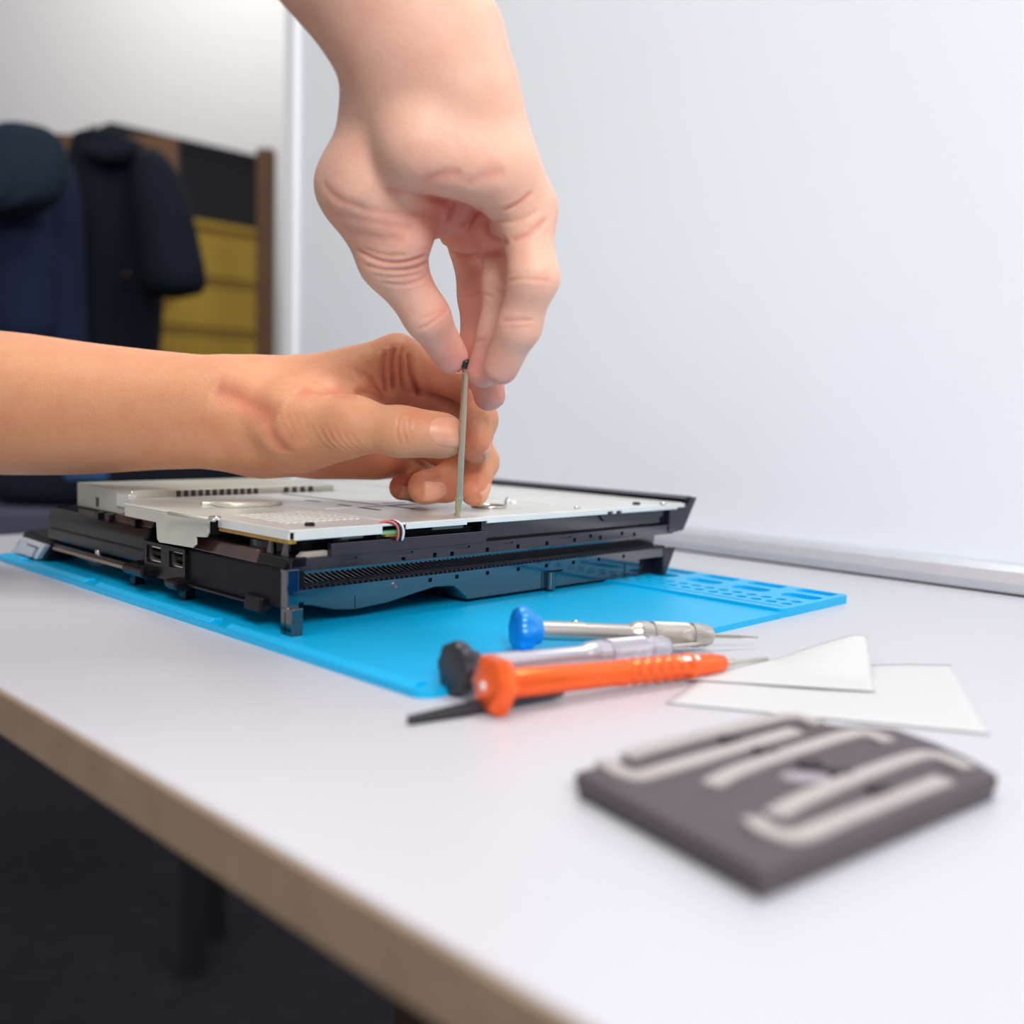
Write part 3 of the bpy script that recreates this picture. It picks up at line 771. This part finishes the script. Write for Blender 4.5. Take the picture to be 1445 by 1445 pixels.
def surface(G, fl):
    """naive surface nets on the sampled distance field"""
    s = G < 0
    n = np.array(G.shape)
    c = np.zeros(n - 1, np.int8)
    for i in (0, 1):
        for j in (0, 1):
            for k in (0, 1):
                c += s[i:n[0] - 1 + i, j:n[1] - 1 + j, k:n[2] - 1 + k]
    act = (c > 0) & (c < 8)
    idx = np.full(n - 1, -1, np.int64); cells = np.argwhere(act); idx[act] = np.arange(len(cells))
    P = np.zeros((len(cells), 3)); W = np.zeros(len(cells))
    corners = [(i, j, k) for i in (0, 1) for j in (0, 1) for k in (0, 1)]
    val = {q: G[cells[:, 0] + q[0], cells[:, 1] + q[1], cells[:, 2] + q[2]].astype(float) for q in corners}
    for q in corners:
        for ax in range(3):
            if q[ax] == 0:
                r = list(q); r[ax] = 1; r = tuple(r); a, b = val[q], val[r]
                mk = (a < 0) != (b < 0); t = np.where(mk, a / np.where(mk, a - b, 1), 0)
                pt = np.array(q, float)[None, :].repeat(len(cells), 0); pt[:, ax] += t
                P += np.where(mk[:, None], pt, 0); W += mk
    V = (cells + P / W[:, None]) * VOX + fl.lo
    faces = []
    for ax in range(3):
        u, v = (ax + 1) % 3, (ax + 2) % 3
        sl0 = [slice(None)] * 3; sl1 = [slice(None)] * 3; sl0[ax] = slice(0, -1); sl1[ax] = slice(1, None)
        A_, B_ = s[tuple(sl0)], s[tuple(sl1)]
        for fl_, (x, y) in ((0, (A_, ~B_)), (1, (~A_, B_))):
            e = np.argwhere(x & y); ok = (e[:, u] > 0) & (e[:, v] > 0) & (e[:, u] < n[u] - 1) & (e[:, v] < n[v] - 1); e = e[ok]
            q = []
            for du, dv in ((0, 0), (1, 0), (1, 1), (0, 1)):
                cc = e.copy(); cc[:, u] -= du; cc[:, v] -= dv; q.append(idx[cc[:, 0], cc[:, 1], cc[:, 2]])
            q = np.stack(q, 1)
            faces.append(q if fl_ == 0 else q[:, ::-1])
    Fc = np.concatenate(faces)
    E_ = np.concatenate([Fc[:, [0, 1]], Fc[:, [1, 2]], Fc[:, [2, 3]], Fc[:, [3, 0]]])
    for it in range(3):                      # light relaxing of the grid steps
        S_ = np.zeros_like(V); C_ = np.zeros(len(V))
        np.add.at(S_, E_[:, 0], V[E_[:, 1]]); np.add.at(C_, E_[:, 0], 1)
        V = V + (.5 if it != 1 else -.3) * (S_ / np.maximum(C_, 1)[:, None] - V)
    return V, Fc


def skin_material(name, c_lit, c_pink, c_deep):
    mt_ = bpy.data.materials.new(name); mt_.use_nodes = True; nt = mt_.node_tree; p = nt.nodes['Principled BSDF']
    tc = nt.nodes.new('ShaderNodeTexCoord'); at = nt.nodes.new('ShaderNodeAttribute'); at.attribute_name = 'pink_shade'
    n1 = nt.nodes.new('ShaderNodeTexNoise'); n1.inputs['Scale'].default_value = 70; n1.inputs['Detail'].default_value = 5
    nt.links.new(tc.outputs['Object'], n1.inputs['Vector'])
    ad = nt.nodes.new('ShaderNodeMath'); ad.operation = 'MULTIPLY_ADD'; ad.inputs[1].default_value = .7; ad.inputs[2].default_value = -.35
    nt.links.new(n1.outputs['Fac'], ad.inputs[0])
    su = nt.nodes.new('ShaderNodeMath'); su.operation = 'ADD'; su.use_clamp = True
    nt.links.new(ad.outputs[0], su.inputs[0]); nt.links.new(at.outputs['Fac'], su.inputs[1])
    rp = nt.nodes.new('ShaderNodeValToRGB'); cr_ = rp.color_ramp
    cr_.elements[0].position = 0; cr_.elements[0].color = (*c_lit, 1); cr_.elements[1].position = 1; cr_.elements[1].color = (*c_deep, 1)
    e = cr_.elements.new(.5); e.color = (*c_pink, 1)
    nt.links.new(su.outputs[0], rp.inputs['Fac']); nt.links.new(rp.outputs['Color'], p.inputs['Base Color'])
    p.inputs['Roughness'].default_value = .48; p.inputs['Specular IOR Level'].default_value = .4
    p.inputs['Subsurface Weight'].default_value = .35; p.inputs['Subsurface Radius'].default_value = (1, .35, .2); p.inputs['Subsurface Scale'].default_value = .0035
    vo = nt.nodes.new('ShaderNodeTexVoronoi'); vo.inputs['Scale'].default_value = 900
    mp = nt.nodes.new('ShaderNodeMapping'); mp.inputs['Scale'].default_value = (1, 1, .7)
    nt.links.new(tc.outputs['Object'], mp.inputs['Vector']); nt.links.new(mp.outputs['Vector'], vo.inputs['Vector'])
    b = nt.nodes.new('ShaderNodeBump'); b.inputs['Strength'].default_value = .22; b.inputs['Distance'].default_value = .0005
    nt.links.new(vo.outputs['Distance'], b.inputs['Height'])
    n2 = nt.nodes.new('ShaderNodeTexNoise'); n2.inputs['Scale'].default_value = 160; n2.inputs['Detail'].default_value = 3
    nt.links.new(tc.outputs['Object'], n2.inputs['Vector'])
    b2 = nt.nodes.new('ShaderNodeBump'); b2.inputs['Strength'].default_value = .18; b2.inputs['Distance'].default_value = .0015
    nt.links.new(n2.outputs['Fac'], b2.inputs['Height']); nt.links.new(b.outputs['Normal'], b2.inputs['Normal'])
    nt.links.new(b2.outputs['Normal'], p.inputs['Normal'])
    return mt_


person = tag(empty('person', (0, 0, 0)), 'person with bare forearms turning a small screwdriver with both hands', 'person')
M_NAIL = mat('fingernail', rgb(224, 160, 130), .38, spec=.4, sss=(.3, (1, .4, .25), .002), var=(rgb(216, 146, 118), 200, .2))


def J(u, v, d, r):
    return (PX(u, v, d), r * .001)


def chain(pts, extra_k=.005):
    return [(pts[i][0], pts[i + 1][0], pts[i][1], pts[i + 1][1], extra_k, None) for i in range(len(pts) - 1)]


def make_arm(name, label, lo, hi, body, fingers, mt_, pink_shade, creases, kfing=.007, web=()):
    fl = Field(lo, hi); G = fl.blank()
    for a, b, ra, rb, k, flat in body:
        fl.seg(G, a, b, ra, rb, k, flat)
    out = G.copy()
    for f in fingers:
        H = fl.blank()
        for a, b, ra, rb, k, flat in f:
            fl.seg(H, a, b, ra, rb, k, flat)
        cm = smin(G, H, kfing)
        out = smin(out, cm, .0006)
    V, Fc = surface(out, fl)
    me = bpy.data.meshes.new(name)
    me.vertices.add(len(V)); me.vertices.foreach_set('co', V.astype(np.float32).ravel())
    me.loops.add(Fc.size); me.loops.foreach_set('vertex_index', Fc.ravel().astype(np.int32))
    me.polygons.add(len(Fc)); me.polygons.foreach_set('loop_start', np.arange(0, Fc.size, 4, dtype=np.int32))
    me.polygons.foreach_set('loop_total', np.full(len(Fc), 4, np.int32)); me.update(calc_edges=True); me.validate()
    bvh = BVHTree.FromPolygons([tuple(v) for v in V], [tuple(int(i) for i in q) for q in Fc])
    # normals for the crease relief
    nv = np.zeros_like(V); q = V[Fc]; fn = np.cross(q[:, 2] - q[:, 0], q[:, 3] - q[:, 1])
    for i in range(4):
        np.add.at(nv, Fc[:, i], fn)
    nv /= np.maximum(np.linalg.norm(nv, axis=1), 1e-12)[:, None]
    if np.mean(np.einsum('ij,ij->i', nv, V - V.mean(0))) < 0:
        nv = -nv; me.flip_normals()
    disp = np.zeros(len(V)); pk = np.zeros(len(V))
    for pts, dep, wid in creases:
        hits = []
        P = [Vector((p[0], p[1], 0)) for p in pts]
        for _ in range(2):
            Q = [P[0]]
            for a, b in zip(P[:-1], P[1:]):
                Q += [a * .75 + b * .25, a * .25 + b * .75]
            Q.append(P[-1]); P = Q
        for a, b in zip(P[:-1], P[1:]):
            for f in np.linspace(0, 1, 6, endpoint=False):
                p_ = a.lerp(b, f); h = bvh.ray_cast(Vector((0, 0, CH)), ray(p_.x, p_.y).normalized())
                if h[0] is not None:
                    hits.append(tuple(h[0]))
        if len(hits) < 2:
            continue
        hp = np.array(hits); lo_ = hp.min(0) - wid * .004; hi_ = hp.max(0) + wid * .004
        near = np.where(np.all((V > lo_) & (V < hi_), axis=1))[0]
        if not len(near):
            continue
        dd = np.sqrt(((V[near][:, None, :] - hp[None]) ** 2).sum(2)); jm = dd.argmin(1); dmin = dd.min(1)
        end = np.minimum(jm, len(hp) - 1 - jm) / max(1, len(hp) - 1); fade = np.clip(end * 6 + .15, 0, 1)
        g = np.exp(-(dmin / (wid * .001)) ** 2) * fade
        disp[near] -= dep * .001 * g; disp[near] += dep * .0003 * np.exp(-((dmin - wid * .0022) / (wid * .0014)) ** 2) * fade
        pk[near] = np.maximum(pk[near], .38 * g * min(1, dep / .8))  # fold shade put into the skin colour along each crease
    V2 = V + nv * disp[:, None]; me.vertices.foreach_set('co', V2.astype(np.float32).ravel())
    att = me.attributes.new('pink_shade', 'FLOAT', 'POINT')  # fingertip redness plus painted shade in creases and hollows
    for c_, r_, a_ in pink_shade:
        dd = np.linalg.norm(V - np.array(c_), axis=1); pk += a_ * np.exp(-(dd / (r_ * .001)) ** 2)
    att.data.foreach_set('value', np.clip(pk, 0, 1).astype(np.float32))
    o = link(name, me, mt_, person, True)
    o['label'] = label
    return o, bvh


def nail(parent, bvh, tip, prev, dorsal, length, width, label=None, back=0., shift=0.):
    """curved fingernail laid on the skin: rays cast from above the nail bed"""
    d = (tip - prev).normalized(); n_ = (dorsal - d * dorsal.dot(d)).normalized(); s_ = d.cross(n_)
    cen = tip - d * (back * .001); vs, fs = [], []; NX, NY = 12, 10
    for i in range(NX + 1):
        for j in range(NY + 1):
            u = i / NX; v = j / NY * 2 - 1
            ln = length * .001; wd = width * .0005 * (1 - .16 * (1 - u) ** 3)
            x = (u - .55) * ln + (.10 * ln * (1 - v * v) if u > .5 else -.30 * ln * (1 - v * v) + .12 * ln) * abs(u - .5) * 2
            p_ = cen + d * x + s_ * (v * wd) + s_ * shift * .001
            h = bvh.ray_cast(p_ + n_ * .02, -n_, .04)
            q = h[0] if h[0] is not None else p_
            edge = min(1, 1.6 * (1 - v * v)) * (1 if u > .2 else u / .2)
            vs.append(q + n_ * (.00055 * edge - .00012 + (.0004 * (u - .6) if u > .6 else 0)))
    for i in range(NX):
        for j in range(NY):
            a = i * (NY + 1) + j; fs.append((a, a + 1, a + NY + 2, a + NY + 1))
    me = bpy.data.meshes.new('fingernail'); me.from_pydata([tuple(v) for v in vs], [], fs); me.update()
    if me.polygons[len(fs) // 2].normal.dot(n_) < 0:
        me.flip_normals()
    o = link('fingernail', me, M_NAIL, parent, True)
    so = o.modifiers.new('thick', 'SOLIDIFY'); so.thickness = .0005; so.offset = -1
    if label:
        o['label'] = label
    return o


def dorsal_of(p0, p1, p2):
    return -((p2 - p1).normalized() - (p1 - p0).normalized())


# ---- left arm: reaches in from the photo's left edge, thumb towards the camera
SK_L = skin_material('skin_shaded_tone', rgb(206, 146, 108), rgb(198, 120, 90), rgb(146, 62, 48))  # same person's skin, this arm's shading put into a darker, warmer colour
SK_R = skin_material('skin_lit_tone', rgb(233, 182, 158), rgb(226, 146, 130), rgb(202, 104, 92))  # same skin, this arm's brighter light put into a paler colour
wr = PX(345, 586, .552); el = PX(-420, 560, .640); fm = PX(60, 569, .583)
wdir = (wr - el).normalized(); wax = Vector((0, 1, .1))
L_idx = [J(560, 506, .548, 12.0), J(668, 546, .566, 9.6), J(679, 592, .545, 8.2), J(672, 634, .531, 7.6)]
L_mid = [J(572, 545, .566, 11.5), J(664, 600, .580, 9.8), J(680, 652, .560, 8.6), J(669, 694, .541, 7.6)]
L_rng = [J(562, 600, .576, 11.0), J(652, 652, .572, 9.4), J(630, 682, .550, 9.4), J(600, 688, .537, 9.2)]
L_pky = [J(545, 640, .578, 10.0), J(600, 670, .590, 8.4), J(592, 688, .570, 7.6), J(567, 688, .560, 7.0)]
L_thb = [J(415, 596, .528, 15.5), J(498, 600, .510, 13.5), J(566, 609, .502, 11.0), J(620, 613, .508, 10.2)]
def smooth_chain(pts, n=5, k=.0025):
    out = []
    for i in range(len(pts) - 1):
        p = [pts[max(0, min(len(pts) - 1, i + q))] for q in (-1, 0, 1, 2)]
        for j_ in range(n):
            t = j_ / n
            w_ = (-.5 * t + t * t - .5 * t ** 3, 1 - 2.5 * t * t + 1.5 * t ** 3, .5 * t + 2 * t * t - 1.5 * t ** 3, -.5 * t * t + .5 * t ** 3)
            out.append((sum((q[0] * a for q, a in zip(p, w_)), Vector()), sum(q[1] * a for q, a in zip(p, w_))))
    out.append(pts[-1])
    return [(a[0], b[0], a[1], b[1], k, None) for a, b in zip(out[:-1], out[1:])]


forearm = smooth_chain([(el, .0450), (PX(-160, 563, .610), .0432), (PX(0, 569, .590), .0402), (PX(110, 576, .577), .0362), (PX(215, 579, .566), .0318), (PX(300, 582, .556), .0292), (PX(350, 585, .553), .0282)])
bodyL = [
    *forearm,
    (PX(330, 583, .553), PX(400, 582, .556), .0285, .0255, .008, (wax, .86)),
    (PX(385, 566, .556), L_idx[0][0], .0195, .0115, .014, None), (PX(385, 580, .560), L_mid[0][0], .018, .0115, .014, None),
    (PX(385, 605, .562), L_rng[0][0], .018, .0115, .014, None), (PX(375, 626, .560), L_pky[0][0], .0158, .0112, .014, None),
    (PX(380, 602, .542), L_thb[0][0], .0185, .0165, .014, None), (L_thb[0][0], L_thb[1][0], .0165, .0136, .012, None),
    (PX(440, 590, .543), PX(530, 545, .548), .017, .008, .014, None),
    (PX(425, 628, .540), PX(490, 615, .525), .0125, .011, .012, None),
    (PX(455, 632, .566), PX(530, 640, .570), .0135, .0125, .012, None)]
fingL = [chain(L_idx), chain(L_mid), chain(L_rng), chain(L_pky), chain(L_thb[1:]) + [(L_thb[2][0], PX(627, 616, .506), .0106, .0098, .006, None)]]
pink_shade_l = [(f[3][0], 13, .45) for f in (L_idx, L_mid, L_rng, L_pky)] + [(L_thb[3][0], 12, .18), (L_thb[2][0], 12, .12), (PX(600, 560, .56), 26, .6), (PX(470, 655, .565), 40, .35), (PX(340, 640, .54), 34, .10)]  # reddish fingertips, then painted shade in web, palm and wrist
crL = [([(562, 597), (564, 588), (572, 582)], .5, .6), ([(562, 595), (560, 612), (566, 628)], .5, .6), ([(571, 588), (570, 606), (575, 626)], .5, .6),
       ([(582, 586), (579, 604), (582, 622)], .3, .6), ([(576, 592), (584, 598), (590, 592)], .25, .5), ([(568, 602), (576, 604), (583, 600)], .2, .5),
       ([(544, 497), (540, 525), (544, 556)], 1.5, 1.4), ([(557, 490), (551, 520), (556, 552)], 1.8, 1.5),
       ([(569, 490), (563, 515), (568, 550)], 1.2, 1.2), ([(576, 498), (579, 530), (592, 560)], 1.6, 1.5), ([(500, 556), (522, 552), (544, 568)], .9, 1.8),
       ([(522, 530), (531, 548), (542, 562)], .8, 1.2), ([(512, 524), (524, 542), (537, 556)], .6, 1.2), ([(500, 520), (515, 540), (530, 552)], .4, 1.2),
       ([(300, 548), (345, 566), (392, 590)], 1.6, 6.0), ([(372, 590), (384, 616), (404, 640)], 1.2, 4.0), ([(420, 548), (470, 556), (505, 560)], .9, 5.0)] + \
      [([(440 + 11 * q, 600 + 2 * q), (450 + 11 * q, 622 + q), (468 + 11 * q, 636 + .4 * q)], .28, .9) for q in range(6)] + \
      [([(392 + 12 * q, 578 + 3 * q), (400 + 12 * q, 600 + 3 * q), (416 + 12 * q, 622 + 2 * q)], .16, 1.1) for q in range(4)]
armL, bvL = make_arm('forearm', 'left arm and hand in shade-toned skin steadying the screwdriver shaft', (-.375, .470, .035), (.010, .665, .185), bodyL, fingL, SK_L, pink_shade_l, crL)
nail(armL, bvL, L_thb[3][0], L_thb[2][0], Vector((.02, -1, .16)), 15.0, 16.5, 'broad pale thumbnail', -1.5)
nail(armL, bvL, L_idx[3][0], L_idx[2][0], Vector((1, .25, -.1)), 11, 11, None, 0)
nail(armL, bvL, L_mid[3][0], L_mid[2][0], Vector((1, .25, 0)), 11, 11, None, 0)
nail(armL, bvL, L_rng[3][0], L_rng[2][0], Vector((.25, -1, -.25)), 12, 12, None, -1)
nail(armL, bvL, L_pky[3][0], L_pky[2][0], Vector((.2, -1, -.35)), 9, 9, None, 0)

# ---- right arm: hangs in from above, thumb at the left, fingers at the right of the shaft
R_thb = [J(506, 262, .462, 16.5), J(551, 366, .462, 13.2), J(602, 446, .474, 10.0), J(636, 503, .491, 8.3)]
R_idx = [J(652, 300, .530, 11.5), J(674, 405, .534, 9.4), J(680, 475, .528, 8.4), J(678, 535, .518, 7.4)]
R_mid = [J(666, 296, .502, 11.0), J(676, 415, .500, 9.6), J(677, 490, .506, 9.2), J(690, 558, .511, 7.8)]
R_rng = [J(712, 292, .474, 11.0), J(713, 395, .466, 9.6), J(704, 468, .472, 8.8), J(682, 524, .478, 7.6)]
R_pky = [J(741, 294, .442, 10.8), J(753, 392, .436, 10.0), J(733, 460, .446, 8.8), J(707, 518, .458, 7.9)]
rw = PX(598, 70, .432); re_ = PX(250, -430, .40)
bodyR = [
    (re_, rw, .046, .030, .02, None), (rw, PX(605, 150, .440), .0295, .030, .016, (Vector((.2, -1, 0)), .86)),
    (PX(570, 150, .455), R_idx[0][0], .020, .0125, .014, None), (PX(600, 150, .450), R_mid[0][0], .020, .0125, .014, None),
    (PX(640, 150, .440), R_rng[0][0], .020, .0125, .014, None), (PX(660, 150, .430), R_pky[0][0], .020, .0125, .014, None),
    (PX(560, 160, .450), R_thb[0][0], .021, .0165, .012, None), (R_thb[0][0], R_thb[1][0], .0165, .0132, .010, None),
    (PX(530, 265, .448), PX(568, 328, .452), .020, .0130, .012, None), (PX(560, 285, .455), PX(612, 305, .468), .015, .009, .010, None),
    (PX(595, 205, .424), PX(700, 238, .428), .0175, .0150, .008, None), (PX(698, 240, .432), R_pky[0][0], .0135, .0112, .006, None),
    (PX(640, 270, .470), PX(700, 318, .470), .013, .011, .010, None), (PX(646, 322, .492), PX(700, 340, .480), .0095, .0095, .004, None),
    (PX(700, 322, .462), PX(722, 318, .455), .010, .009, .004, None)]
fingR = [chain(R_idx), chain(R_mid), chain(R_rng), chain(R_pky), chain(R_thb[1:])]
pink_shade_r = [(f[3][0], 13, .38) for f in (R_idx, R_mid, R_rng, R_pky)] + [(R_thb[3][0], 16, .3), (R_thb[2][0], 14, .15), (PX(640, 310, .46), 18, .35), (PX(700, 320, .46), 18, .3), (PX(680, 430, .5), 22, .25), (PX(560, 345, .45), 18, .15)]  # reddish fingertips, then painted shade in the palm hollow and rear fingers
k1 = lambda x, y: (420 + x * .2768, 230 + y * .2768)
crR = [([k1(300, 440), k1(420, 505), k1(540, 510), k1(650, 475)], .8, 1.0), ([k1(330, 430), k1(440, 475), k1(560, 470)], .45, .9), ([k1(430, 610), k1(560, 630), k1(690, 560)], .35, .9),
       ([k1(610, 850), k1(680, 820), k1(770, 740)], .45, .8), ([k1(1070, 600), k1(1150, 585), k1(1290, 600)], .5, .8), ([k1(1040, 800), k1(1110, 805), k1(1200, 800)], .5, .8),
       ([k1(1040, 240), k1(1120, 215), k1(1195, 150)], .9, 1.1), ([k1(1090, 395), k1(1190, 355), k1(1270, 285)], 1.0, 1.1), ([k1(1000, 300), k1(1120, 300), k1(1230, 240)], .5, .9),
       ([k1(440, 130), k1(620, 160), k1(780, 205)], .9, 1.5), ([k1(770, 300), k1(780, 250), k1(800, 200)], .9, 1.2), ([k1(860, 360), k1(900, 270), k1(940, 230)], .6, .9),
       ([k1(130, 110), k1(200, 190), k1(330, 230)], .5, 2.0), ([k1(850, 680), k1(930, 655), k1(1000, 690)], .4, .8), ([k1(890, 910), k1(960, 900)], .4, .8),
       ([k1(1010, 660), k1(1060, 650)], .4, .8), ([k1(300, 230), k1(480, 260), k1(680, 250)], .5, 2.2), ([k1(170, 250), k1(360, 300), k1(600, 330)], .45, 2.4), ([k1(230, 330), k1(400, 380), k1(560, 390)], .35, 2.2),
       ([k1(340, 520), k1(450, 550), k1(600, 540), k1(670, 500)], .5, 1.0), ([k1(380, 570), k1(500, 590), k1(640, 560)], .3, .9), ([k1(640, 100), k1(720, 60), k1(840, 50)], .5, 2.2),
       ([k1(860, 110), k1(960, 60), k1(1060, 50)], .5, 2.2), ([k1(960, 300), k1(970, 370), k1(1080, 410)], .8, 1.4), ([k1(760, 420), k1(800, 468), k1(900, 475), k1(1060, 450)], 1.2, 1.5),
       ([k1(830, 330), k1(880, 290), k1(900, 240)], .8, 1.4), ([k1(1060, 560), k1(1150, 560), k1(1280, 570)], .25, .7), ([k1(1050, 835), k1(1120, 840), k1(1190, 830)], .25, .7),
       ([k1(640, 790), k1(720, 760), k1(780, 700)], .3, .7)]
armR, bvR = make_arm('forearm', 'right arm and hand in light-tinted skin pinching the screwdriver cap from above', (-.235, .330, .085), (.055, .575, .470), bodyR, fingR, SK_R, pink_shade_r, crR)
nail(armR, bvR, R_thb[3][0], R_thb[2][0], Vector((-.8, .75, -.2)), 12, 13, None, 0)
nail(armR, bvR, R_mid[3][0], R_mid[2][0], Vector((1, .35, .1)), 11, 11, None, 0)
nail(armR, bvR, R_rng[3][0], R_rng[2][0], Vector((1, .5, .1)), 10, 10.5, None, 0)
nail(armR, bvR, R_pky[3][0], R_pky[2][0], Vector((1, .6, .1)), 9, 10, None, 0)
nail(armR, bvR, R_idx[3][0], R_idx[2][0], Vector((1, .5, .1)), 10, 10.5, None, 0)
